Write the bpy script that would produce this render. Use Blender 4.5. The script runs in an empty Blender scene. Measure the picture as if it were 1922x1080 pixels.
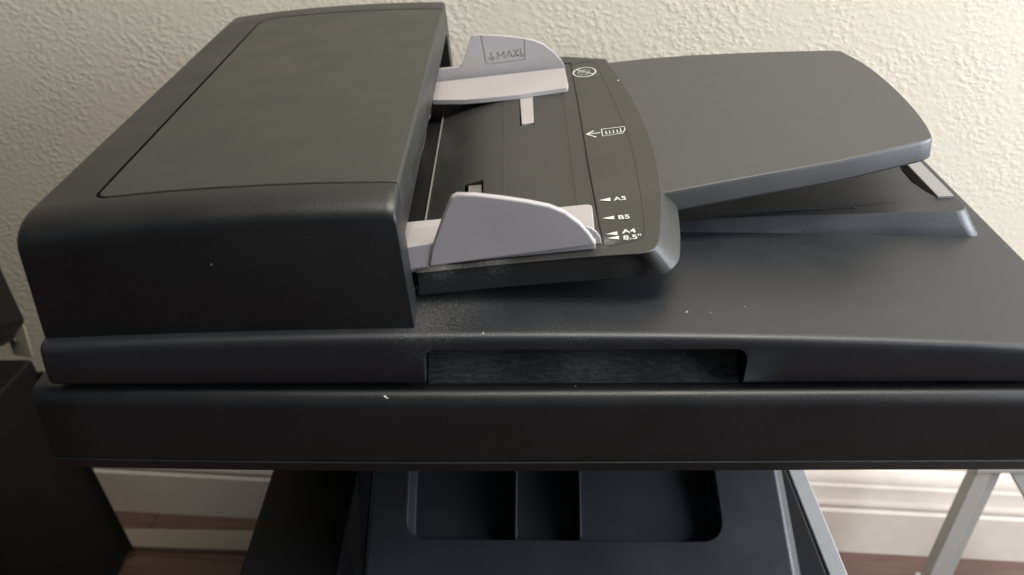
import bpy, bmesh, math, random
from mathutils import Vector, Matrix
from mathutils.geometry import tessellate_polygon
random.seed(4)
sc = bpy.context.scene
C = sc.collection

# ------------------------------------------------------------------ camera, world, lamps
S = 1.33                      # metres per model unit
FPX = 1750.0                  # focal length in photo pixels (photo is 1922 wide)
PITCH = math.radians(30.0)
YAW = math.radians(-0.31)
FLOOR = -0.66                 # floor height below the camera in model units
ROT = Matrix.Rotation(YAW, 3, 'Z') @ Matrix.Rotation(math.radians(90) - PITCH, 3, 'X')

def W(p):                     # model units (camera = origin) -> metres, floor at 0
    return Vector((p[0] * S, p[1] * S, (p[2] - FLOOR) * S))

cam = bpy.data.cameras.new('camera')
cam.sensor_width = 36
cam.lens = FPX / 1922 * 36
cam.clip_start = 0.01
cam.clip_end = 60
co = bpy.data.objects.new('camera', cam)
C.objects.link(co)
co.location = W((0, 0, 0))
co.rotation_euler = ROT.to_euler()
sc.camera = co
cam.dof.use_dof = True
cam.dof.focus_distance = 0.40 * S
cam.dof.aperture_fstop = 10

world = bpy.data.worlds.new('World')
sc.world = world
world.use_nodes = True
world.node_tree.nodes['Background'].inputs[0].default_value = (0.80, 0.88, 1.0, 1)
world.node_tree.nodes['Background'].inputs[1].default_value = 0.13

def area(name, loc, target, sx, sy, power, col):
    l = bpy.data.lights.new(name, 'AREA')
    l.shape = 'RECTANGLE'; l.size = sx; l.size_y = sy; l.energy = power; l.color = col
    o = bpy.data.objects.new(name, l); C.objects.link(o)
    o.location = W(loc)
    o.rotation_euler = (W(target) - W(loc)).to_track_quat('-Z', 'Y').to_euler()
    return o
area('window_light', (1.00, 0.14, 0.12), (0.10, 0.34, -0.2), 1.0, 0.75, 46, (0.84, 0.91, 1.0))
area('room_bounce_light', (0.34, 0.24, 0.95), (0.22, 0.66, 0.10), 1.0, 0.5, 35, (1.0, 0.94, 0.83))

sc.view_settings.view_transform = 'Standard'
sc.view_settings.look = 'None'
sc.view_settings.gamma = 1
sc.view_settings.exposure = 0.0
sc.cycles.max_bounces = 6

# ------------------------------------------------------------------ helpers
def ray(px, py):
    return (ROT @ Vector(((px - 961) / FPX, (540 - py) / FPX, -1)))
def on(px, py, n, d):         # where the sight line meets the plane n.p = d
    r = ray(px, py); n = Vector(n)
    return r * (d / n.dot(r))
def onY(px, py, Y): return on(px, py, (0, 1, 0), Y)
def onX(px, py, X): return on(px, py, (1, 0, 0), X)
def onZ(px, py, z): return on(px, py, (0, 0, 1), z)
def onS(px, py, a, b, dz=0):  # plane z = a + b X + dz
    return on(px, py, (-b, 0, 1), a + dz)

def mesh_obj(name, bm, mat, parent=None, smooth=True, bevel=0, seg=2, ang=35):
    bmesh.ops.recalc_face_normals(bm, faces=bm.faces)
    me = bpy.data.meshes.new(name)
    for v in bm.verts: v.co = W(v.co)
    bm.to_mesh(me); bm.free()
    return link(name, me, mat, parent, smooth, bevel, seg, ang)
def link(name, me, mat, parent=None, smooth=True, bevel=0, seg=2, ang=35):
    o = bpy.data.objects.new(name, me)
    C.objects.link(o)
    if mat:
        me.materials.clear(); me.materials.append(mat)
    if smooth:
        me.polygons.foreach_set('use_smooth', [True] * len(me.polygons))
        me.set_sharp_from_angle(angle=math.radians(ang))
    if bevel:
        b = o.modifiers.new('bevel', 'BEVEL'); b.width = bevel * S; b.segments = seg
        b.limit_method = 'ANGLE'; b.angle_limit = math.radians(38); b.harden_normals = True
    if parent:
        o.parent = parent
        o.matrix_parent_inverse = parent.matrix_basis.inverted()
    return o
def empty(name, loc, label, cat, group=None):
    o = bpy.data.objects.new(name, None); C.objects.link(o)
    o.location = W(loc); o['label'] = label; o['category'] = cat
    o.empty_display_size = 0.02
    if group: o['group'] = group
    return o
def tag(o, label, cat):
    o['label'] = label; o['category'] = cat; return o

def poly_face(bm, vs):
    """fill a (maybe concave) loop"""
    f = bm.faces.new(vs)
    return f
def loft(loops, cap=True, closed=True, bm=None):
    bm = bm or bmesh.new()
    rows = [[bm.verts.new(p) for p in lp] for lp in loops]
    n = len(rows[0])
    for a, b in zip(rows, rows[1:]):
        for i in range(n if closed else n - 1):
            j = (i + 1) % n
            bm.faces.new((a[i], a[j], b[j], b[i]))
    if cap:
        poly_face(bm, rows[0]); poly_face(bm, rows[-1])
    return bm
def prism(pts, vec, bm=None):
    v = Vector(vec)
    return loft([[Vector(p) for p in pts], [Vector(p) + v for p in pts]], bm=bm)
def box(x0, x1, y0, y1, z0, z1, bm=None):
    return loft([[(x0, y0, z0), (x1, y0, z0), (x1, y1, z0), (x0, y1, z0)],
                 [(x0, y0, z1), (x1, y0, z1), (x1, y1, z1), (x0, y1, z1)]], bm=bm)
def rod(a, b, r, n=12, bm=None):
    a, b = Vector(a), Vector(b); d = (b - a).normalized()
    u = d.orthogonal().normalized(); w = d.cross(u)
    ring = lambda c: [c + (u * math.cos(t) + w * math.sin(t)) * r for t in [2 * math.pi * i / n for i in range(n)]]
    return loft([ring(a), ring(b)], bm=bm)
def rounded(pts, radii, n=6):
    """round the corners of a polygon of Vectors"""
    out = []; N = len(pts)
    for i in range(N):
        p = Vector(pts[i]); r = radii[i] if isinstance(radii, (list, tuple)) else radii
        if r <= 0: out.append(p); continue
        a = Vector(pts[i - 1]) - p; b = Vector(pts[(i + 1) % N]) - p
        la, lb = a.length, b.length; a.normalize(); b.normalize()
        ang = a.angle(b); t = min(r / math.tan(ang / 2), la * .49, lb * .49)
        p0, p1 = p + a * t, p + b * t
        for k in range(n + 1):
            s = k / n
            out.append(p0 * (1 - s) ** 2 + p * 2 * s * (1 - s) + p1 * s ** 2)
    return out
def smooth_line(pts, n=5):
    """Catmull-Rom through points (open)"""
    P = [Vector(p) for p in pts]; P = [P[0] * 2 - P[1]] + P + [P[-1] * 2 - P[-2]]
    out = []
    for i in range(1, len(P) - 2):
        for k in range(n):
            t = k / n
            a, b, c, d = P[i - 1], P[i], P[i + 1], P[i + 2]
            out.append(.5 * ((2 * b) + (c - a) * t + (2 * a - 5 * b + 4 * c - d) * t * t + (3 * b - a - 3 * c + d) * t ** 3))
    out.append(P[-2])
    return out
def ribbon(pts, w, nrm, h, bm=None, lift=0):
    """flat strip of width w along pts, thickness h along nrm"""
    bm = bm or bmesh.new(); nrm = Vector(nrm).normalized(); P = [Vector(p) for p in pts]
    rows = []
    for i, p in enumerate(P):
        d = (P[min(i + 1, len(P) - 1)] - P[max(i - 1, 0)]).normalized()
        s = nrm.cross(d).normalized() * w / 2
        q = p + nrm * lift
        rows.append([q - s, q + s, q + s + nrm * h, q - s + nrm * h])
    return loft(rows, bm=bm)
def outward(b):
    bmesh.ops.recalc_face_normals(b, faces=b.faces)
    if b.calc_volume(signed=True) < 0: bmesh.ops.reverse_faces(b, faces=b.faces)
def boolean(bmA, cutters, op='DIFFERENCE'):
    """cutters: list of bmesh (model units); returns a mesh in metres"""
    tmp = []
    def mk(b):
        outward(b)
        m = bpy.data.meshes.new('t')
        for v in b.verts: v.co = W(v.co)
        b.to_mesh(m); b.free()
        o = bpy.data.objects.new('t', m); C.objects.link(o); tmp.append(o); return o
    a = mk(bmA)
    me = a.data
    for c in cutters:
        o2 = op
        if isinstance(c, tuple): c, o2 = c
        k = mk(c); md = a.modifiers.new('b', 'BOOLEAN'); md.operation = o2; md.object = k; md.solver = 'EXACT'
        dg = bpy.context.evaluated_depsgraph_get(); dg.update()
        m2 = bpy.data.meshes.new_from_object(a.evaluated_get(dg))
        a.modifiers.clear()
        if len(m2.polygons) >= min(6, len(me.polygons) * .15):
            me = m2; a.data = me
        else: print('boolean skipped')
    for o in tmp: bpy.data.objects.remove(o)
    return me

# ------------------------------------------------------------------ materials
def nodes(name):
    m = bpy.data.materials.new(name); m.use_nodes = True
    nt = m.node_tree; return m, nt, nt.nodes, nt.links, nt.nodes['Principled BSDF']
def plastic(name, col, rough=.5, grain=1100, bump=.19, spec=.5, smudge=.05, dust=0.0, spots=(), streak=1.0):
    m, nt, N, L, P = nodes(name)
    tc = N.new('ShaderNodeTexCoord')
    n1 = N.new('ShaderNodeTexNoise'); n1.inputs['Scale'].default_value = grain; n1.inputs['Detail'].default_value = 2
    n2 = N.new('ShaderNodeTexNoise'); n2.inputs['Scale'].default_value = 30; n2.inputs['Detail'].default_value = 6
    for n in (n1, n2): L.new(tc.outputs['Object'], n.inputs['Vector'])
    bp = N.new('ShaderNodeBump'); bp.inputs['Strength'].default_value = bump; bp.inputs['Distance'].default_value = .0005
    L.new(n1.outputs['Fac'], bp.inputs['Height']); L.new(bp.outputs[0], P.inputs['Normal'])
    mr = N.new('ShaderNodeMapRange'); mr.inputs[1].default_value = .3; mr.inputs[2].default_value = .7
    mr.inputs[3].default_value = rough - smudge; mr.inputs[4].default_value = rough + smudge
    L.new(n2.outputs['Fac'], mr.inputs[0]); L.new(mr.outputs[0], P.inputs['Roughness'])
    cr = N.new('ShaderNodeMix'); cr.data_type = 'RGBA'
    cr.inputs[6].default_value = (*[c * .88 for c in col], 1); cr.inputs[7].default_value = (*[c * 1.12 for c in col], 1)
    L.new(n2.outputs['Fac'], cr.inputs[0])
    out = cr.outputs[2]
    # sparse dust specks
    v = N.new('ShaderNodeTexVoronoi'); v.inputs['Scale'].default_value = 90; L.new(tc.outputs['Object'], v.inputs['Vector'])
    lt = N.new('ShaderNodeMath'); lt.operation = 'LESS_THAN'; lt.inputs[1].default_value = .035
    L.new(v.outputs['Distance'], lt.inputs[0])
    sep = N.new('ShaderNodeSeparateColor'); L.new(v.outputs['Color'], sep.inputs[0])
    gt = N.new('ShaderNodeMath'); gt.operation = 'GREATER_THAN'; gt.inputs[1].default_value = .93
    L.new(sep.outputs[0], gt.inputs[0])
    mu = N.new('ShaderNodeMath'); mu.operation = 'MULTIPLY'; L.new(lt.outputs[0], mu.inputs[0]); L.new(gt.outputs[0], mu.inputs[1])
    mx = N.new('ShaderNodeMix'); mx.data_type = 'RGBA'; mx.inputs[7].default_value = (.45, .43, .4, 1)
    L.new(mu.outputs[0], mx.inputs[0]); L.new(out, mx.inputs[6]); out = mx.outputs[2]
    if dust:
        n3 = N.new('ShaderNodeTexNoise'); n3.inputs['Scale'].default_value = 1500; n3.inputs['Detail'].default_value = 5
        n4 = N.new('ShaderNodeTexNoise'); n4.inputs['Scale'].default_value = 16; n4.inputs['Detail'].default_value = 3
        for n in (n3, n4): L.new(tc.outputs['Object'], n.inputs['Vector'])
        r3 = N.new('ShaderNodeMapRange'); r3.inputs[1].default_value = .55; r3.inputs[2].default_value = .75
        r4 = N.new('ShaderNodeMapRange'); r4.inputs[1].default_value = .56; r4.inputs[2].default_value = .75
        L.new(n3.outputs['Fac'], r3.inputs[0]); L.new(n4.outputs['Fac'], r4.inputs[0])
        m2 = N.new('ShaderNodeMath'); m2.operation = 'MULTIPLY'; L.new(r3.outputs[0], m2.inputs[0]); L.new(r4.outputs[0], m2.inputs[1])
        m3 = N.new('ShaderNodeMath'); m3.operation = 'MULTIPLY'; m3.inputs[1].default_value = dust; L.new(m2.outputs[0], m3.inputs[0])
        mx2 = N.new('ShaderNodeMix'); mx2.data_type = 'RGBA'; mx2.inputs[7].default_value = (.30, .29, .27, 1)
        L.new(m3.outputs[0], mx2.inputs[0]); L.new(out, mx2.inputs[6]); out = mx2.outputs[2]
    for c, rad, amt in spots:
        n5 = N.new('ShaderNodeTexNoise'); n5.inputs['Scale'].default_value = 900; n5.inputs['Detail'].default_value = 6; n5.inputs['Roughness'].default_value = .7
        m6 = N.new('ShaderNodeMapping'); m6.inputs['Scale'].default_value = (streak, 1, 1); m6.inputs['Rotation'].default_value = (0, .05 if streak < 1 else 0, 0)
        L.new(tc.outputs['Object'], m6.inputs[0]); L.new(m6.outputs[0], n5.inputs['Vector'])
        vd = N.new('ShaderNodeVectorMath'); vd.operation = 'DISTANCE'; vd.inputs[1].default_value = W(c); L.new(tc.outputs['Object'], vd.inputs[0])
        ra = N.new('ShaderNodeMapRange'); ra.inputs[1].default_value = 0; ra.inputs[2].default_value = rad * S; ra.inputs[3].default_value = .30; ra.inputs[4].default_value = -.12
        L.new(vd.outputs['Value'], ra.inputs[0])
        ad = N.new('ShaderNodeMath'); ad.operation = 'ADD'; L.new(ra.outputs[0], ad.inputs[0]); L.new(n5.outputs['Fac'], ad.inputs[1])
        rb = N.new('ShaderNodeMapRange'); rb.inputs[1].default_value = .58; rb.inputs[2].default_value = .85; rb.inputs[4].default_value = amt; L.new(ad.outputs[0], rb.inputs[0])
        m5 = N.new('ShaderNodeMix'); m5.data_type = 'RGBA'; m5.inputs[7].default_value = (.22, .215, .20, 1)
        L.new(rb.outputs[0], m5.inputs[0]); L.new(out, m5.inputs[6]); out = m5.outputs[2]
    L.new(out, P.inputs['Base Color'])
    P.inputs['Specular IOR Level'].default_value = spec
    return m
def plain(name, col, rough=.6, metal=0):
    m, nt, N, L, P = nodes(name)
    tc = N.new('ShaderNodeTexCoord'); n = N.new('ShaderNodeTexNoise'); n.inputs['Scale'].default_value = 60; n.inputs['Detail'].default_value = 5
    L.new(tc.outputs['Object'], n.inputs['Vector'])
    cr = N.new('ShaderNodeMix'); cr.data_type = 'RGBA'
    cr.inputs[6].default_value = (*[c * .9 for c in col], 1); cr.inputs[7].default_value = (*[min(1, c * 1.1) for c in col], 1)
    L.new(n.outputs['Fac'], cr.inputs[0]); L.new(cr.outputs[2], P.inputs['Base Color'])
    P.inputs['Roughness'].default_value = rough; P.inputs['Metallic'].default_value = metal
    return m
M = {}
M['body'] = plastic('charcoal_plastic', (.009, .0092, .0096), .42, dust=.06)
M['cover'] = plastic('charcoal_cover_plastic', (.0165, .0170, .0155), .40, dust=.15)
M['lid'] = plastic('charcoal_lid_plastic', (.012, .0132, .016), .44, spec=.5, dust=.3, spots=[((-.030, .285, -.178), .030, .17), ((-.018, .292, -.178), .030, .10)])
M['tray'] = plastic('dark_grey_tray_plastic', (.024, .0235, .022), .42, dust=.3, spots=[((-.024, .297, -.162), .014, .5), ((-.005, .300, -.160), .014, .5), ((.014, .303, -.158), .012, .5), ((.036, .304, -.156), .008, .5)])
M['ext'] = plastic('grey_extension_plastic', (.047, .0465, .048), .46, bump=.10, dust=.1)
M['guide'] = plastic('lilac_grey_plastic', (.345, .32, .322), .5, bump=.08, dust=.1)
M['flap'] = plastic('warm_grey_plastic', (.15, .14, .13), .6)
M['dark'] = plastic('black_plastic', (.006, .006, .0065), .6, spec=.3, dust=.1)
M['dusty'] = plastic('dusty_black_plastic', (.012, .012, .012), .65, spec=.3, dust=.5, spots=[((x, .280, -.192), 0.036, .20) for x in (-.015, .03, .075)], streak=.25)
M['ink'] = plain('white_ink', (.60, .62, .58), .6)
M['stopper'] = plastic('dull_grey_plastic', (.20, .19, .19), .6, dust=.1)
M['strip'] = plain('pale_strip', (.17, .16, .14), .5)
M['lower'] = plastic('slate_plastic', (.026, .028, .032), .40)
M['blue_reflect'] = plastic('painted_blue_reflection', (.012, .016, .04), .5)  # blue light reflected in slate plastic, painted as a base colour
M['side'] = plastic('light_grey_plastic', (.34, .33, .32), .5)
M['bracket'] = plain('beige_metal', (.33, .30, .23), .5)
M['steel'] = plain('screw_steel', (.7, .7, .68), .25, 1)
M['stand'] = plain('pale_grey_paint', (.29, .28, .255), .5)
M['board'] = plain('cream_paint', (.22, .185, .14), .7)
M['fluff'] = plain('dust_fluff', (.6, .58, .54), .9)
def wall_mat():
    m, nt, N, L, P = nodes('orange_peel_wall_paint')
    tc = N.new('ShaderNodeTexCoord')
    mp = N.new('ShaderNodeMapping'); mp.inputs['Rotation'].default_value = (0, math.radians(28), 0); mp.inputs['Scale'].default_value = (1, 1, 1.35)
    L.new(tc.outputs['Object'], mp.inputs[0])
    n = N.new('ShaderNodeTexNoise'); n.inputs['Scale'].default_value = 180; n.inputs['Detail'].default_value = 2.2; n.inputs['Roughness'].default_value = .5
    n.inputs['Distortion'].default_value = .15
    L.new(mp.outputs[0], n.inputs['Vector'])
    r = N.new('ShaderNodeValToRGB'); r.color_ramp.interpolation = 'EASE'
    r.color_ramp.elements[0].position = .40; r.color_ramp.elements[1].position = .68
    L.new(n.outputs['Fac'], r.inputs[0])
    b = N.new('ShaderNodeTexNoise'); b.inputs['Scale'].default_value = 14; b.inputs['Detail'].default_value = 3; L.new(tc.outputs['Object'], b.inputs['Vector'])
    br = N.new('ShaderNodeMapRange'); br.inputs[1].default_value = .36; br.inputs[2].default_value = .60; br.inputs[3].default_value = .3; br.inputs[4].default_value = 1
    L.new(b.outputs['Fac'], br.inputs[0])
    mu = N.new('ShaderNodeMath'); mu.operation = 'MULTIPLY'; L.new(r.outputs[0], mu.inputs[0]); L.new(br.outputs[0], mu.inputs[1])
    bp = N.new('ShaderNodeBump'); bp.inputs['Strength'].default_value = .42; bp.inputs['Distance'].default_value = .0009
    L.new(mu.outputs[0], bp.inputs['Height']); L.new(bp.outputs[0], P.inputs['Normal'])
    P.inputs['Base Color'].default_value = (.60, .545, .44, 1)
    P.inputs['Roughness'].default_value = .42
    return m
M['wall'] = wall_mat()
def wood_mat():
    m, nt, N, L, P = nodes('brown_floor_wood')
    tc = N.new('ShaderNodeTexCoord'); mp = N.new('ShaderNodeMapping'); mp.inputs['Scale'].default_value = (4, 60, 60)
    L.new(tc.outputs['Object'], mp.inputs[0])
    n = N.new('ShaderNodeTexNoise'); n.inputs['Scale'].default_value = 3; n.inputs['Detail'].default_value = 6; L.new(mp.outputs[0], n.inputs['Vector'])
    cr = N.new('ShaderNodeValToRGB'); cr.color_ramp.elements[0].color = (.055, .028, .022, 1); cr.color_ramp.elements[1].color = (.15, .085, .065, 1)
    L.new(n.outputs['Fac'], cr.inputs[0]); L.new(cr.outputs[0], P.inputs['Base Color']); P.inputs['Roughness'].default_value = .35
    return m
M['wood'] = wood_mat()
M['base'] = plain('baseboard_paint', (.70, .62, .54), .45)

# ------------------------------------------------------------------ setting: floor, wall, baseboard
floor = mesh_obj('floor', box(-1.6, 1.6, -1.2, .95, FLOOR - .03, FLOOR - .012), M['wood'], smooth=False)
floor['kind'] = 'structure'
wl, wr = onZ(207, 960, FLOOR), onZ(1922, 1056, FLOOR)
wd = (wr - wl); wd.z = 0; wd.normalize(); wn = Vector((wd.y, -wd.x, 0))     # along the wall / towards the camera
if wn.y > 0: wn = -wn
def wp(s, out, z):            # a point on the wall frame
    o = Vector((0, wl.y + (0 - wl.x) * wd.y / wd.x, 0))
    p = o + wd * s + wn * (out - .022); p.z = z; return p
pw = .075; first = None
for k in range(9):
    for j in range(2):
        x0, x1 = (-1.3, .1) if (k % 2) else (-1.3, -.35)
        if j: x0, x1 = x1, 1.3
        bm = loft([[wp(x0 + .0004, k * pw + .002, FLOOR - .012), wp(x1 - .0004, k * pw + .002, FLOOR - .012), wp(x1 - .0004, k * pw + pw + .0014, FLOOR - .012), wp(x0 + .0004, k * pw + pw + .0014, FLOOR - .012)],
                   [wp(x0 + .0004, k * pw + .002, FLOOR), wp(x1 - .0004, k * pw + .002, FLOOR), wp(x1 - .0004, k * pw + pw + .0014, FLOOR), wp(x0 + .0004, k * pw + pw + .0014, FLOOR)]])
        mesh_obj('plank', bm, M['wood'], floor, smooth=False)
# wall
wall = mesh_obj('wall', loft([[wp(-1.6, -.05, FLOOR - .03), wp(1.6, -.05, FLOOR - .03), wp(1.6, .012, FLOOR - .03), wp(-1.6, .012, FLOOR - .03)],
                             [wp(-1.6, -.05, 1.0), wp(1.6, -.05, 1.0), wp(1.6, .012, 1.0), wp(-1.6, .012, 1.0)]]), M['wall'], smooth=False)
wall['kind'] = 'structure'
prof = [(.012, .0), (.022, .0), (.022, .050), (.0214, .0515), (.0206, .053), (.0206, .0555), (.0212, .057), (.0212, .0595), (.0203, .062), (.0195, .065),
        (.0192, .078), (.0180, .081), (.0180, .084), (.0165, .090), (.0140, .095), (.012, .096)]
prof = [(o - .0005 if i in (0, len(prof) - 1) else o, h) for i, (o, h) in enumerate(prof)]
bb = mesh_obj('baseboard', loft([[wp(s, o - .010 + .010, FLOOR + h + .0005) for o, h in prof] for s in (-1.6, 1.6)]), M['base'], ang=20)
bb['kind'] = 'structure'

# ------------------------------------------------------------------ the printer
printer = empty('multifunction_printer', (0, .42, FLOOR),
                'charcoal office multifunction printer with scanner lid, document feeder and paper tray, against the cream wall', 'printer')

# -- document feeder housing and cover
ZB = -.1826
XL = -.1674
topc = [(-.037, -.1300), (-.0373, -.1289), (-.0381, -.1282), (-.0405, -.1280), (-.0636, -.1283), (-.083, -.1291), (-.1005, -.1301), (-.120, -.1316), (-.1396, -.1337), (-.1605, -.1365)]
def topz(x):
    for (x0, z0), (x1, z1) in zip(topc, topc[1:]):
        if x1 <= x <= x0: return z0 + (z1 - z0) * (x0 - x) / (x0 - x1)
    return topc[0][1]
def section(Y, drop, inx, dyn=0):
    pts = []
    tilt = -.003 * (Y - .279) / .293
    P = []
    n = 14
    for x, z in topc[:3]: P.append((x, z))
    for i in range(n + 1):
        x = -.0405 + (-.1605 + .0405) * i / n
        P.append((x, topz(x)))
    # left shoulder
    cx, cz = -.1605, -.1365; ex, ez = XL + inx, -.1425
    for k in range(1, 9):
        t = k / 8
        x = cx * (1 - t) ** 2 + (-.1671 + inx) * 2 * t * (1 - t) + ex * t * t
        z = cz * (1 - t) ** 2 + (-.1376) * 2 * t * (1 - t) + ez * t * t
        P.append((x, z))
    P = [(x, z - drop * max(0, min(1, (z - ZB - .02) / .02)) + tilt) for x, z in P]
    P.append((XL + inx + .0003, ZB)); P.append((-.0325, ZB))
    return [Vector((x, Y, z)) for x, z in P]
def feeder_solid():
    secs = []
    for k in range(9):
        a = math.pi / 2 * k / 8
        Y = .294 - .0148 * math.cos(a) ** 1.2; d = .0074 * (1 - math.sin(a))
        secs.append(section(Y, d, .0035 * (1 - math.sin(a)) ** 1.5))
    for Y in (.33, .40, .48, .55): secs.append(section(Y, 0, 0))
    for k in range(1, 6):
        a = math.pi / 2 * k / 5
        secs.append(section(.568 + .004 * math.sin(a), .004 * (1 - math.cos(a)), .003 * (1 - math.cos(a))))
    return loft(secs)
def cover_outline(g, z):
    p = [Vector((.02, .294 + g, z)), Vector((-.1437 + g, .294 + g, z)), Vector((-.1437 + g, .552 - g, z)), Vector((.02, .552 - g, z))]
    return rounded(p, [0, .007 - g, .012 - g, 0], 6)
cavity = lambda: box(-.118, .03, .2915, .556, -.1775, -.1462)
cut = prism(cover_outline(0, -.1375), (0, 0, .05))
me = boolean(feeder_solid(), [cavity(), cut])
housing = link('feeder_housing', me, M['body'], printer, bevel=.0006)
me = boolean(feeder_solid(), [(prism(cover_outline(.0012, -.1455), (0, 0, .05)), 'INTERSECT')])
cover = link('feeder_cover', me, M['cover'], printer, bevel=.0008)
# rounded rib under the cover lip, separation rollers and flaps seen in the mouth
pts = [onX(x, y, -.0415) for x, y in [(814, 156), (820, 168), (821, 187), (813, 213), (794, 245), (797, 217), (804, 183)]]
mesh_obj('paper_flap', prism(rounded(pts, .006, 4), (-.002, 0, 0)), M['flap'], housing, bevel=.0004)
pts = [onX(x, y, -.043) for x, y in [(794, 250), (802, 248), (791, 292), (784, 294)]]
mesh_obj('paper_flap', prism(pts, (-.002, 0, 0)), M['side'], housing, bevel=.0003)
mesh_obj('feed_roller', rod((-.07, .36, -.152), (-.07, .50, -.152), .008, 20), M['dark'], housing)
# -- scanner lid
def crown(x): return -.0043 * (x / .17) ** 2
LX0, LX1 = -.1632, .2095
def lid_section(x, yin=0):
    c = crown(x); yf = .2738 + yin
    P = [(yf + .002, -.1992), (yf + .0007, -.1975), (yf, -.190 + c * .3), (yf + .0003, -.1815 + c)]
    for k in range(1, 6):
        a = math.pi / 2 * k / 5
        P.append((yf + .0003 + .0034 * (1 - math.cos(a)), -.1805 + c + .0028 * math.sin(a)))
    P += [(.294, -.1765 + c), (.300, -.1761 + c), (.34, -.1765 + c * .8), (.580, -.1770 + c * .5), (.5835, -.180), (.5850, -.185), (.5850, -.1992)]
    return [Vector((x, y, z)) for y, z in P]
xs = [LX0 + (LX1 - LX0) * i / 24 for i in range(25)]
def lid_loops():
    lp = []
    for x in xs:
        yin = 0
        lp.append(lid_section(x, yin))
    def shrink(lpz, x, t):
        return [Vector((x, .43 + (p.y - .43) * (1 - .002 * t), -.19 + (p.z + .19) * (1 - .03 * t))) for p in lpz]
    lp.insert(0, shrink(lp[0], LX0 - .0012, .35)); lp.insert(0, shrink(lp[1], LX0 - .0018, 1))
    lp.append(shrink(lp[-1], LX1 + .0018, .35)); lp.append(shrink(lp[-2], LX1 + .0028, 1))
    return lp
lid_bm = loft(lid_loops())
hx0, hx1 = onY(797, 690, .274).x, onY(1400, 690, .274).x
hz = onY(1000, 657, .274).z
hp = rounded([Vector((hx0, .260, -.21)), Vector((hx0, .260, hz)), Vector((hx1, .260, hz)), Vector((hx1, .260, -.21))], [0, .0048, .0050, 0], 6)
me = boolean(lid_bm, [prism(hp, (0, .0310, 0))])
lid = link('scanner_lid', me, M['lid'], printer, bevel=.0005)
mesh_obj('grip_recess', loft([[(hx0 + .0003, .2895, -.1835), (hx1 - .0003, .2895, -.1835), (hx1 - .0003, .2912, -.1835), (hx0 + .0003, .2912, -.1835)],
                              [(hx0 + .0003, .2785, -.2020), (hx1 - .0003, .2785, -.2020), (hx1 - .0003, .2912, -.2020), (hx0 + .0003, .2912, -.2020)]]),
         M['dusty'], lid, bevel=.0003)
# raised output platform on the lid
def plat_z(x): return -.1710 - (.192 - x) * .014 - .5 * max(0, .11 - x) ** 2
def plat_outline(t, top):
    x1 = .2048 - t * .0072; y1 = .578 - t * .003
    y0 = lambda x: .352 + .0034 * (x - .06) / .13 + t * (.0050 + .0000 * (x - .06) / .13)
    p = [Vector((-.03, y0(-.03), 0))] + [Vector((x, y0(x), 0)) for x in (0, .03, .05, .07, .09, .11, .13, .16)] + [Vector((x1, y0(x1), 0)), Vector((x1 - .004, y1, 0)), Vector((-.03, y1, 0))]
    p = rounded(p, [0] * 9 + [.007, .008, 0], 8)
    for q in p: q.z = plat_z(q.x) if top else -.1830
    return p
def plat_mid(t, f):
    p = plat_outline(t, True)
    for q in p:
        base = -.1765 - .0043 * (q.x / .17) ** 2 * .8 - .0010
        q.z = q.z + (base - q.z) * f
    return p
plat_bm = loft([plat_outline(0, False), plat_mid(0, 1), plat_mid(.5, .52), plat_mid(.88, .08), plat_outline(1, True)])
pk = [onS(x, y, -.1710 - .192 * .014, .014) for x, y in [(1684, 300), (1690, 318), (1711, 342), (1737, 360), (1762, 372), (1790, 372), (1740, 320), (1722, 300)]]
me = boolean(plat_bm, [prism([p + Vector((0, 0, -.004)) for p in pk], (0, 0, .02))])
plat = link('output_platform', me, M['lid'], printer, bevel=.0004)
pg = [onS(x, y, -.1710 - .192 * .014, .014, .0002) for x, y in [(1697, 306), (1720, 299), (1790, 370), (1759, 371)]]
mesh_obj('paper_stopper', prism([p + Vector((0, 0, -.0042)) for p in pg], (0, 0, .0050)), M['stopper'], plat, bevel=.0004)
g0, g1 = onS(1150, 408, -.1710 - .192 * .014, .014), onS(1605, 391, -.1710 - .192 * .014, .014)
mesh_obj('output_rib', ribbon([g0, (g0 * .6 + g1 * .4) + Vector((0, .0008, 0)), g1], .0008, (0, 0, 1), .0010, lift=-.0003), M['lid'], plat, bevel=.0003)

# -- scanner base with the glass unit
def bow(x): return .0036 * max(0, -x / .172) ** 2
def base_section(x):
    yf = .2705 + bow(x)
    P = [(yf + .008, -.2015)]
    for k in range(7):
        a = math.pi / 2 * k / 6
        P.append((yf + .0046 * (1 - math.sin(a)), -.2015 - .0058 * (1 - math.cos(a))))
    P += [(yf + .0006, -.2318), (yf + .0012, -.2324), (yf + .0004, -.2330), (yf + .0014, -.2375), (yf + .0025, -.2385), (.575, -.2385), (.575, -.2015)]
    return [Vector((x, y, z)) for y, z in P]
bx = [-.172 + (.2165 + .172) * i / 20 for i in range(21)]
sec = [base_section(x) for x in bx]
def shr(lp, x, t, k): return [Vector((x, p.y + (.43 - p.y) * .010 * t * k, -.215 + (p.z + .215) * (1 - .02 * t))) for p in lp]
sec = [shr(sec[0], -.1735, 1, 1), shr(sec[0], -.1728, .3, 1)] + sec + [shr(sec[-1], .2175, .3, 1), shr(sec[-1], .2185, 1, 1)]
mesh_obj('scanner_base', loft(sec), M['body'], printer, bevel=.0003)
mesh_obj('lid_seal', box(-.158, .200, .2925, .57, -.2020, -.1965), M['dark'], printer)

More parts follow.
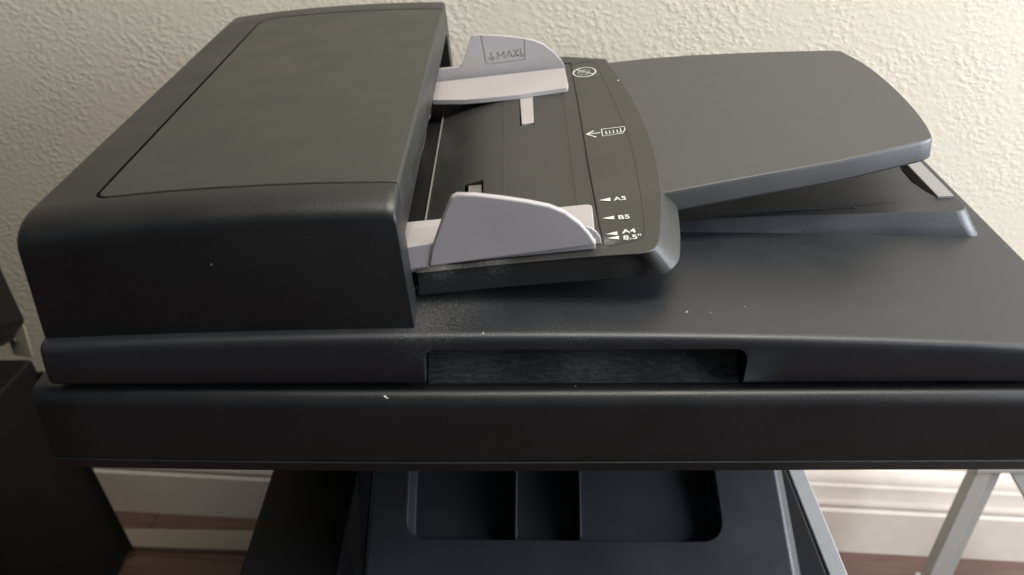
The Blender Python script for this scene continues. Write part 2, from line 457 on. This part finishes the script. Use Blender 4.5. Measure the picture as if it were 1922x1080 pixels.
# -- input tray
TA, TB = -.1547 - .0493 * .107, .107            # tray plane z = TA + TB x
tz = lambda x, d=0: TA + TB * x + d
T = lambda px, py, d=0: onS(px, py, TA, TB, d)
pairs = [((900, 501), (900, 503), .002), ((1060, 486), (1060, 489.5), .002), ((1150, 479.5), (1150, 483), .002), ((1192, 477), (1194, 482), .0028),
         ((1206, 475), (1216, 496), .0060), ((1217, 472), (1238, 511), .0100), ((1226, 468), (1256, 508), .0108), ((1233, 460), (1269, 498), .0104), ((1237.5, 448), (1276, 484), .0098),
         ((1240, 430), (1277.5, 462), .0090), ((1241.5, 400), (1276.5, 428), .0082), ((1241.5, 370), (1271, 388), .0076), ((1240, 345), (1257, 364), .0066),
         ((1229, 285), (1238, 296), .005), ((1206, 222), (1213, 230), .004), ((1172, 160), (1177, 166), .003), ((1136, 111), (1140, 114), .002)]
left_x = -.0330
fl = T(790, 512.5); fy0 = fl.y
back = T(1060, 106).y
outline = [Vector((left_x, fy0, tz(left_x)))] + smooth_line([T(*a) for a, b, d in pairs], 4) + [T(1060, 106), Vector((left_x, back, tz(left_x)))]
l1 = [Vector((left_x, T(790, 514.5, -.002).y, tz(left_x, -.002)))] + smooth_line([T(b[0], b[1], -d) for a, b, d in pairs], 4) + [Vector((outline[-2].x, back + .001, outline[-2].z - .002)), Vector((left_x, back + .001, tz(left_x, -.002)))]
def offs(pts, k):
    out = []
    for i, p in enumerate(pts):
        a, b = pts[i - 1], pts[(i + 1) % len(pts)]
        d = b - a; q = p + Vector((d.y, -d.x, 0)).normalized() * k
        if abs(p.x - left_x) < 1e-6: q = Vector((left_x, p.y + (-k if p.y < .4 else k), p.z))
        out.append(q)
    return out
l2 = [Vector((p.x, p.y, min(p.z - .0012, tz(p.x) - .0113))) for p in offs(l1, -.0004)]
l3 = [Vector((p.x, p.y, p.z - .0010)) for p in offs(l2, -.0022)]
tray_bm = loft([l3, l2, l1, outline])
# floor recess
fr_r = [T(1072, 124), T(1086, 200), T(1104, 310), T(1125, 420), T(1133, 458)]
y_front, y_back = T(1119, 461).y - .0005, .530
rec = [Vector((-.06, y_front, 0)), Vector((fr_r[-1].x, y_front, 0))] + [Vector((p.x, p.y, 0)) for p in reversed(fr_r)] + [Vector((fr_r[0].x, y_back, 0)), Vector((-.06, y_back, 0))]
REC = .0220
def slab(pts, z0f, z1f): return loft([[Vector((p.x, p.y, z0f(p.x))) for p in pts], [Vector((p.x, p.y, z1f(p.x))) for p in pts]])
me = boolean(tray_bm, [slab(rec, lambda x: tz(x, -REC), lambda x: tz(x, .02))])
tray = link('input_tray', me, M['tray'], printer, bevel=.0005)
# curved floor sheet of the tray, falling away into the mouth
fx1 = max(p.x for p in fr_r) + .0005
def fz(x):
    d = max(0, .004 - x)
    return tz(x, -.0007) - 6.0 * d * d
def floor_sheet():
    bm = bmesh.new(); top = []; bot = []
    X = [-.034 + (fx1 + .034) * i / 26 for i in range(27)]
    rows = []
    for x in X:
        z = fz(x)
        ya, yb = y_front + .0004, y_back - .0004
        xr = x
        rows.append([(xr, ya, z - .0016), (xr, yb, z - .0016), (xr, yb, z), (xr, ya, z)])
    return loft(rows)
def slot(pts): return prism([Vector((T(x, y).x, T(x, y).y, -.19)) for x, y in pts], (0, 0, .06))
slotB = [(973, 122), (1000, 118), (1003, 232), (976, 234)]
slotF = [(872, 333), (907, 330), (907, 440), (862, 440)]
def clipc(): # trim the sheet along the slanting right edge
    p = [Vector((q.x, q.y, -.2)) for q in fr_r]
    p = [Vector((p[0].x - .00012, .56, -.2))] + [q - Vector((.00012, 0, 0)) for q in p] + [Vector((p[-1].x, .25, -.2)), Vector((.2, .25, -.2)), Vector((.2, .56, -.2))]
    return prism(p, (0, 0, .1))
me = boolean(floor_sheet(), [slot(slotB), slot(slotF), clipc()])
tfl = link('tray_floor', me, M['tray'], tray, bevel=.0002)
# pale edge strip and dark feed plate in the mouth
fp = [(-.118, .2925), (-.034, .2925), (-.034, .5555), (-.118, .5555)]
mesh_obj('feed_plate', loft([[Vector((x, y, fz(-.034) - .004 - .12 * (-.034 - x) - .004)) for x, y in fp], [Vector((x, y, fz(-.034) - .0025 - .12 * (-.034 - x))) for x, y in fp]]), M['dark'], housing)
mesh_obj('feed_edge_strip', box(-.0350, -.0343, .296, .552, fz(-.034) - .004, fz(-.034) + .0006), M['strip'], tray)
# fine ridges printed into the floor
for (a, b) in [((947, 160), (947, 420)), ((1057, 168), (1086, 392))]:
    p, q = T(*a), T(*b)
    mesh_obj('floor_ridge', ribbon([Vector((p.x, p.y, fz(p.x))), Vector((q.x, q.y, fz(q.x)))], .0005, (0, 0, 1), .0004, lift=-.0001), M['tray'], tray)
# inset line on the rim
ln = [T(1072, 121), T(1112, 116), T(1122, 128), T(1148, 180), T(1178, 250), T(1195, 320), T(1206, 390), T(1209, 430), T(1203, 448), T(1140, 463)]
me_ln = ribbon(smooth_line(ln, 4), .0003, (-TB, 0, 1), .0002, lift=-.00008)
mesh_obj('rim_line', me_ln, M['body'], tray)
# printed marks
up = Vector((-TB, 0, 1)).normalized()
def printed(px_pts, name='printed_mark', d=.00012, parent=None):
    return mesh_obj(name, prism([T(x, y, d) for x, y in px_pts], up * .00008), M['ink'], parent or tray, smooth=False)
for tip, l in (((1125, 376.5), 19), ((1131, 410.5), 20), ((1137, 440), 20), ((1140, 448), 20)):
    x, y = tip
    printed([(x, y), (x + l + 1.5, y - 4.8), (x + l + 2, y + 1.5)], 'size_arrow')
def text_bm(body, size=1.0, ext=0.0):
    cu = bpy.data.curves.new('t', 'FONT'); cu.body = body; cu.size = size; cu.extrude = ext; cu.offset = .004
    o = bpy.data.objects.new('t', cu); C.objects.link(o)
    dg = bpy.context.evaluated_depsgraph_get(); dg.update()
    me = bpy.data.meshes.new_from_object(o.evaluated_get(dg))
    bpy.data.objects.remove(o)
    bm = bmesh.new(); bm.from_mesh(me); return bm
def place_text(body, p0, ux, uy, un, name, mat, parent, ext=.00006, thick_only=False):
    bm = text_bm(body, 1.0, 1.0)
    for v in bm.verts:
        v.co = p0 + ux * v.co.x + uy * v.co.y + un * (v.co.z * ext)
    if thick_only: return bm
    return mesh_obj(name, bm, mat, parent, smooth=False)
for s, a in (('A5', (1152, 377.0)), ('B5', (1160, 412)), ('A4', (1168, 438.8)), ('8.5"', (1170, 450.6))):
    p0 = T(*a, .0002); pr = T(a[0] + 10, a[1] - 0.9, .0002)
    ux = (pr - p0).normalized() * .0044; uy = up.cross(ux).normalized() * .0048
    place_text(s, p0, ux, uy, up, 'size_lettering', M['ink'], tray)
# feed direction icon
def stroke(pp, w=.0005, parent=None, closed=False):
    P = [T(x, y, .00012) for x, y in pp]
    return mesh_obj('printed_icon', ribbon(P, w, up, .00008), M['ink'], parent or tray, smooth=False)
stroke([(1102, 252.5), (1127, 249.5)], .0007)
stroke([(1114, 246), (1101, 252.5), (1119, 258)], .0007)
stroke([(1129, 243), (1172, 238), (1173, 244), (1168, 250.5), (1131, 256), (1129, 243)], .0004)
for xx in (1137, 1144, 1151, 1158): stroke([(xx, 246.5 - (xx - 1137) * .12), (xx + 1, 252 - (xx - 1137) * .1)], .0004)
stroke([(1136, 252), (1141, 251.3)], .0004)
stroke([(1164, 241.5), (1166, 248), (1162, 249)], .0004)
# no-fasteners icon
ring = [(1097 + 21 * math.cos(t) * 1.0, 136 + 8.6 * math.sin(t) - 1.8 * math.cos(t)) for t in [2 * math.pi * i / 36 for i in range(37)]]
stroke(ring, .0006)
stroke([(1081, 131.5), (1113, 139)], .0006)
stroke([(1085, 139), (1088, 134), (1100, 131), (1107, 133), (1104, 136)], .0003)
stroke([(1087, 141), (1100, 140), (1104, 138)], .0003)
stroke([(1090, 137), (1100, 135.2)], .0003)

# -- tray extension
EA, EB = -.1533 - .0687 * .136, .136
E = lambda px, py, d=0: onS(px, py, EA, EB, d)
rim = smooth_line([E(1561, 94.7), E(1577, 96.5), E(1591, 103), E(1625, 122), E(1670, 158), E(1707, 195), E(1734, 229), E(1746, 251), E(1747, 258)], 4)
fr = [E(1738, 262), E(1726, 265.5), E(1576, 300.5), E(1388, 334), E(1253, 359)]
ext_o = rim + fr + [Vector((.050, E(1253, 359).y - .001, EA + EB * .050)), Vector((.050, .525, EA + EB * .050)), E(1215, 110), E(1300, 103.5), E(1430, 98)]
def down(pts, d, o=0):
    out = []
    for i, p in enumerate(pts):
        a, b = pts[i - 1], pts[(i + 1) % len(pts)]; dd = b - a; nn = Vector((dd.y, -dd.x, 0)).normalized()
        out.append(p + nn * o + Vector((0, 0, -d)))
    return out
def signed(pts): return sum(a.x * b.y - b.x * a.y for a, b in zip(pts, pts[1:] + pts[:1]))
so = 1 if signed(ext_o) > 0 else -1
o_top = [p.copy() for p in ext_o]
mesh_obj('tray_extension', loft([down(ext_o, .0095, .0004 * so), down(ext_o, .0084, .0014 * so), down(ext_o, .0014, .0008 * so), down(ext_o, .0004, .0004 * so), o_top]), M['ext'], printer, bevel=.0005)

# -- paper guides
def guide_plate(front):
    pass
FY = T(804, 502).y
fpix = [(804, 502), (810, 466), (827.5, 416), (843, 378), (847, 370), (857, 365.5), (892, 366), (944, 372), (988, 378.5), (1031, 387), (1061, 399), (1090, 420.5), (1107, 439.5), (1117, 455), (1119, 461)]
fg = [onY(x, y, FY) for x, y in fpix]
guide_f = mesh_obj('front_paper_guide', loft([[p for p in fg], [p + Vector((0, .0028, 0)) for p in fg]]), M['guide'], printer, bevel=.0009, seg=3)
# foot of the front guide, lying on the tray floor behind the plate
ft = [Vector((-.060, FY + .002, 0)), Vector((T(1113, 440).x, FY + .002, 0)), Vector((T(1110, 388).x, T(1110, 392).y, 0)), Vector((-.060, T(1110, 392).y, 0))]
ft = rounded(ft, [0, 0, .003, 0], 4)
mesh_obj('guide_foot', loft([[Vector((p.x, p.y, tz(p.x, -.0015))) for p in ft], [Vector((p.x, p.y, tz(p.x, .0022))) for p in ft]]), M['guide'], guide_f, bevel=.0004)
# raised arm running into the mouth
ar = [Vector((-.064, FY - .001, 0)), Vector((-.022, FY + .0008, 0)), Vector((-.022, FY + .014, 0)), Vector((-.064, FY + .018, 0))]
mesh_obj('guide_arm', loft([[Vector((p.x, p.y, tz(p.x, -.002))) for p in ar], [Vector((p.x, p.y, tz(p.x, .0085 + (.0012 if k in (2, 1) else -.0008)))) for k, p in enumerate(ar)]]), M['guide'], guide_f, bevel=.0006)
fin = [onY(x, y, FY + .006) for x, y in [(1095, 460), (1100, 426), (1108, 428), (1120, 436), (1127, 446), (1129, 458)]]
mesh_obj('guide_fin', prism(fin, (0, .0012, 0)), M['guide'], guide_f, bevel=.0003)
# back guide
BY = T(821, 154).y
bpix = [(812, 158), (812, 133), (821.5, 131), (863, 127), (868, 121), (883, 75), (887, 68.5), (900, 66.5), (937, 68), (972, 71.5), (1002, 77), (1021, 85), (1039, 99), (1054, 115), (1060.5, 127)]
bg = [onY(x, y, BY) for x, y in bpix]
bplate = loft([[p for p in bg], [p + Vector((0, .003, 0)) for p in bg]])
cutters = []
def engr(pp, w=.0007):
    P = [onY(x, y, BY) for x, y in pp]
    return ribbon(P, w, (0, -1, 0), .0015, lift=-.0004)
G = [(901, 60), (912.3, 121.2), (984.8, 112.2), (983, 60)]
letters = [[(934, 112), (933, 98), (939, 107), (945, 97), (946.5, 110.5)], [(949, 110.2), (955, 95.5), (962, 108.5)], [(951.5, 106), (960, 105)],
           [(963.5, 93.5), (971, 107.2)], [(971.5, 92.5), (963, 108.3)],
           [(921, 98), (923, 114)], [(916, 109), (923, 115), (928, 107)], [(976, 91), (978, 107)], [(971.5, 103.5), (978, 108), (981.5, 101.5)]]
me = boolean(bplate, [engr([a, b], .0006) for a, b in zip(G, G[1:])] + [engr([a, b], .00065) for l in letters for a, b in zip(l, l[1:])])
guide_b = link('back_paper_guide', me, M['guide'], printer, bevel=.0004)
fb = [T(812, 155, .002), T(1060, 127, .002), T(1067, 160, .002), T(1064, 164, .002), T(999, 173, .002), T(975, 177, .002), T(910, 184, .002), T(872, 187, .002), T(821, 187.5, .002), T(812, 187, .002)]
fb = [Vector((p.x, max(p.y, 0), p.z)) for p in fb]
mesh_obj('guide_foot', prism([p + Vector((0, 0, -.0028)) for p in fb], (0, 0, .0028)), M['guide'], guide_b, bevel=.0004)
tb = [T(975, 172, -.0008), T(999.5, 170, -.0008), T(1002.5, 230, -.0008), T(979.5, 233, -.0008)]
mesh_obj('guide_rack', prism([p + Vector((0, 0, -.0018)) for p in tb], (0, 0, .0018)), M['guide'], guide_b, bevel=.0002)
tb = [T(880, 339, -.0042), T(904, 337, -.0042), T(903, 440, -.0042), T(876, 440, -.0042)]
mesh_obj('guide_rack', prism([p + Vector((0, 0, -.001)) for p in tb], (0, 0, .001)), M['flap'], guide_f)

# -- neck and lower body
mesh_obj('neck', box(-.125, .155, .43, .57, -.346, -.2382), M['dark'], printer)
BT = -.345
lower = mesh_obj('lower_body', box(-.1305, .1545, .215, .585, FLOOR + .012, BT), M['dark'], printer, bevel=.002)
mesh_obj('side_panel', box(.1548, .1645, .217, .585, FLOOR + .012, BT - .0005), M['side'], printer, bevel=.0012)
mesh_obj('paper_cassette', box(-.115, .145, .2115, .216, -.60, -.50), M['body'], printer, bevel=.001)
mesh_obj('cassette_handle', box(-.03, .06, .2085, .2118, -.535, -.525), M['dark'], printer, bevel=.001)
for fx in (-.11, .14):
    for fy in (.24, .56): mesh_obj('foot', rod((fx, fy, FLOOR), (fx, fy, FLOOR + .0125), .012), M['dark'], printer)
# sloping output panel with recess
Ya, za, Yb, zb = .385, -.3032, .285, -.3492
sl = (za - zb) / (Ya - Yb)
PA = lambda px, py, d=0: on(px, py, (0, -sl, 1), za - sl * Ya + d)
pl = rounded([PA(712, 750), PA(684, 1095), PA(1493, 1095), PA(1431, 750)], 0)
base_l = [Vector((p.x, p.y, BT - .002)) for p in pl]
inner = [p.copy() for p in pl]
side_o = [Vector((p.x + (.0045 if p.x > 0 else -.0012), p.y, p.z - .004)) for p in pl]
side_b = [Vector((p.x + (.0052 if p.x > 0 else -.0150), p.y, min(BT + .0005, p.z - .005))) for p in pl]
pan = loft([side_b, side_o, inner])
rc = rounded([PA(768, 770), PA(757, 1010), PA(1362, 1016), PA(1325, 770)], [0, .010, .012, 0], 8)
nrm = Vector((0, -sl, 1)).normalized()
me = boolean(pan, [loft([[p - nrm * .011 + (Vector((.004 if p.x < 0 else -.002, 0, 0))) for p in rc], [p + nrm * .01 for p in rc]])])
panel = link('output_panel', me, M['lower'], printer, bevel=.0024, seg=3)
for px0, px1 in ((970, 968), (1086, 1090)):
    a, b = PA(px0, 775, -.0006), PA(px1, 1008, -.0006)
    mesh_obj('panel_rib', loft([[a + Vector((-.0012, 0, -.014)), a + Vector((.0008, 0, -.014)), a + Vector((.0004, 0, 0)), a + Vector((-.0006, 0, 0))],
                                [b + Vector((-.0012, 0, -.014)), b + Vector((.0008, 0, -.014)), b + Vector((.0004, 0, 0)), b + Vector((-.0006, 0, 0))]]), M['lower'], panel, bevel=.0003)

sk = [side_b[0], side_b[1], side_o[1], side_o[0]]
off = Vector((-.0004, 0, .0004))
mesh_obj('panel_side_reflection', loft([[p + off for p in sk], [p - off for p in sk]]), M['blue_reflect'], panel)  # thin skin added on the left side face, blue reflection painted in its colour
# ------------------------------------------------------------------ black cabinet at the left edge
cab = empty('black_cabinet', (-.46, .62, FLOOR), 'black floor cabinet with slanting right edge at the left of the printer', 'cabinet')
t0, b0 = onY(61, 673, .625), onZ(243, 1040, FLOOR + .006)
t1 = onY(-160, 668, .625)
fr_ = [Vector((-.62, .60, FLOOR + .006)), b0, t0, Vector((-.62, .625, t0.z))]
mesh_obj('cabinet_body', loft([fr_, [p + Vector((-.01, -.11, 0)) if p.z > -.6 else p + Vector((-.012, -.13, 0)) for p in fr_]]), M['dark'], cab, bevel=.003)
e0, e1 = t0 + Vector((.001, -.002, -.012)), b0 + Vector((.001, -.001, .004))
mesh_obj('corner_trim', ribbon([e0, e1], .010, (.3, -1, 0), .002), M['body'], cab, bevel=.0005)
mesh_obj('top_rail', loft([[t0 + Vector((-.26, -.12, .004)), t0 + Vector((-.26, -.10, .004)), t0 + Vector((-.26, -.10, 0)), t0 + Vector((-.26, -.12, 0))],
                           [t0 + Vector((-.02, -.10, .003)), t0 + Vector((-.02, -.08, .003)), t0 + Vector((-.02, -.08, -.001)), t0 + Vector((-.02, -.10, -.001))]]), M['body'], cab)
# beige bracket and black case above it
br = [onY(x, y, .640) for x, y in [(14, 636), (26, 667), (61, 673), (44, 614), (30, 600)]]
bk = empty('beige_bracket', tuple(br[1]), 'beige metal bracket with one screw, above the black cabinet at the left edge', 'bracket')
mesh_obj('bracket_plate', prism(br, (0, .003, 0)), M['bracket'], bk, bevel=.0004)
s = onY(29, 638, .6395)
mesh_obj('screw', rod(s, s + Vector((0, -.003, 0)), .0022, 14), M['steel'], bk, bevel=.0003)
mesh_obj('screw_hole', rod(s + Vector((-.0025, 0, .002)), s + Vector((-.0025, -.0006, .002)), .0022, 14), M['dark'], bk)
cs = [onY(x, y, .628) for x, y in [(-110, 380), (-30, 430), (3, 508), (46, 600), (44, 610), (32, 624), (27, 636), (6, 650), (-110, 655)]]
tag(mesh_obj('black_case', prism(rounded(cs, .0012, 4), (-.006, -.028, .012)), M['body'], None, bevel=.0012), 'black plastic case jutting in at the left edge, above the beige bracket', 'case')

# ------------------------------------------------------------------ pale folding stand at the right
st = empty('folding_stand', (.37, .55, FLOOR), 'pale grey metal folding stand with spread legs behind the printer at the right', 'stand')
a0, a1 = onY(1862, 880, .560), None
lt, lb = onY(1838, 870, .558), onZ(1722, 1130, FLOOR)
def leg(p, q, wx, dy, name='leg'):
    w = Vector((wx, 0, 0)); d = Vector((0, dy, 0))
    return mesh_obj(name, loft([[p, p + w, p + w + d, p + d], [q, q + w, q + w + d, q + d]]), M['stand'], st, bevel=.001)
pt, pb = onY(1840, 872, .556), onY(1724, 1125, .556)
leg(pt, pb, .0125, .012)
leg(pt + Vector((.0125, .004, 0)), pb + Vector((.0125, .004, 0)), .0105, .010)
q0, q1 = onY(1893, 882, .556), onY(2040, 1140, .556)
leg(q0, q1, .013, .012)
mesh_obj('hinge_plate', box(pt.x - .002, q0.x + .016, .5545, .570, pt.z - .008, pt.z + .012), M['stand'], st, bevel=.001)
mesh_obj('upper_leg', loft([[Vector((pt.x + .006, .558, pt.z + .01)), Vector((q0.x, .558, pt.z + .01)), Vector((q0.x, .568, pt.z + .01)), Vector((pt.x + .006, .568, pt.z + .01))],
                            [Vector((pt.x + .006, .558, pt.z + .12)), Vector((q0.x, .558, pt.z + .12)), Vector((q0.x, .568, pt.z + .12)), Vector((pt.x + .006, .568, pt.z + .12))]]), M['stand'], st, bevel=.001)
k0 = onZ(1716, 1074, FLOOR + .010)
mesh_obj('foot_bar', box(k0.x, k0.x + .03, k0.y - .012, k0.y, FLOOR, FLOOR + .010), M['stand'], st, bevel=.001)
# ------------------------------------------------------------------ cream board on the floor
c0, c1 = onZ(180, 990, FLOOR + .006), onZ(520, 996, FLOOR + .006)
d0, d1 = onZ(180, 1026, FLOOR + .004), onZ(520, 1037, FLOOR + .004)
tag(mesh_obj('floor_board', loft([[Vector((p.x, p.y, FLOOR + .0003)) for p in (c0, c1, d1, d0)], [Vector((p.x, p.y, FLOOR + .006)) for p in (c0, c1, d1, d0)]]), M['board'], None, bevel=.001),
    'flat cream painted board lying on the brown floor along the baseboard', 'board')

# ------------------------------------------------------------------ loose specks of lint on the printer
bm = bmesh.new()
def speck(p, r, curl=False):
    p = Vector(p)
    if curl:
        a = random.uniform(0, 6); P = [p + Vector((math.cos(a + t) * r, math.sin(a + t) * r * .8, r * .2)) for t in (0, .7, 1.4, 2.1, 2.8)]
        ribbon(P, r * .28, (0, 0, 1), r * .25, bm=bm)
    else:
        loft([[p + Vector((math.cos(t) * r * k, math.sin(t) * r * k, h)) for t in (0, 1.05, 2.1, 3.14, 4.2, 5.2)] for k, h in ((.7, 0), (1, r * .5), (.5, r))], bm=bm)
for x, y, r_ in [(562, 268, .0002)]:
    q = onS(x, y, -.1300, .0, 0) if y < 300 else onZ(x, y, -.1760); speck(q, r_)
speck(T(1160, 152), .0005)
for x, y, r_, c in [(1291, 587, .0006, True), (1398, 576, .00018, False), (1334, 588, .0003, True)]:
    speck(onZ(x, y, -.1768), r_, c)
for x, y, r_ in [ (728, 747, .0008), (722, 745, .0004)]: speck(onY(x, y, .2712), r_, r_ > .0005)
for i in range(40):
    speck((random.uniform(-.03, .20), random.uniform(.282, .35), -.1766 - .0043 * .25), random.uniform(.00004, .00008))
o = mesh_obj('lint', bm, M['fluff'], None, smooth=False)
o['kind'] = 'stuff'; tag(o, 'loose white specks of lint scattered over the dark printer lid', 'lint')
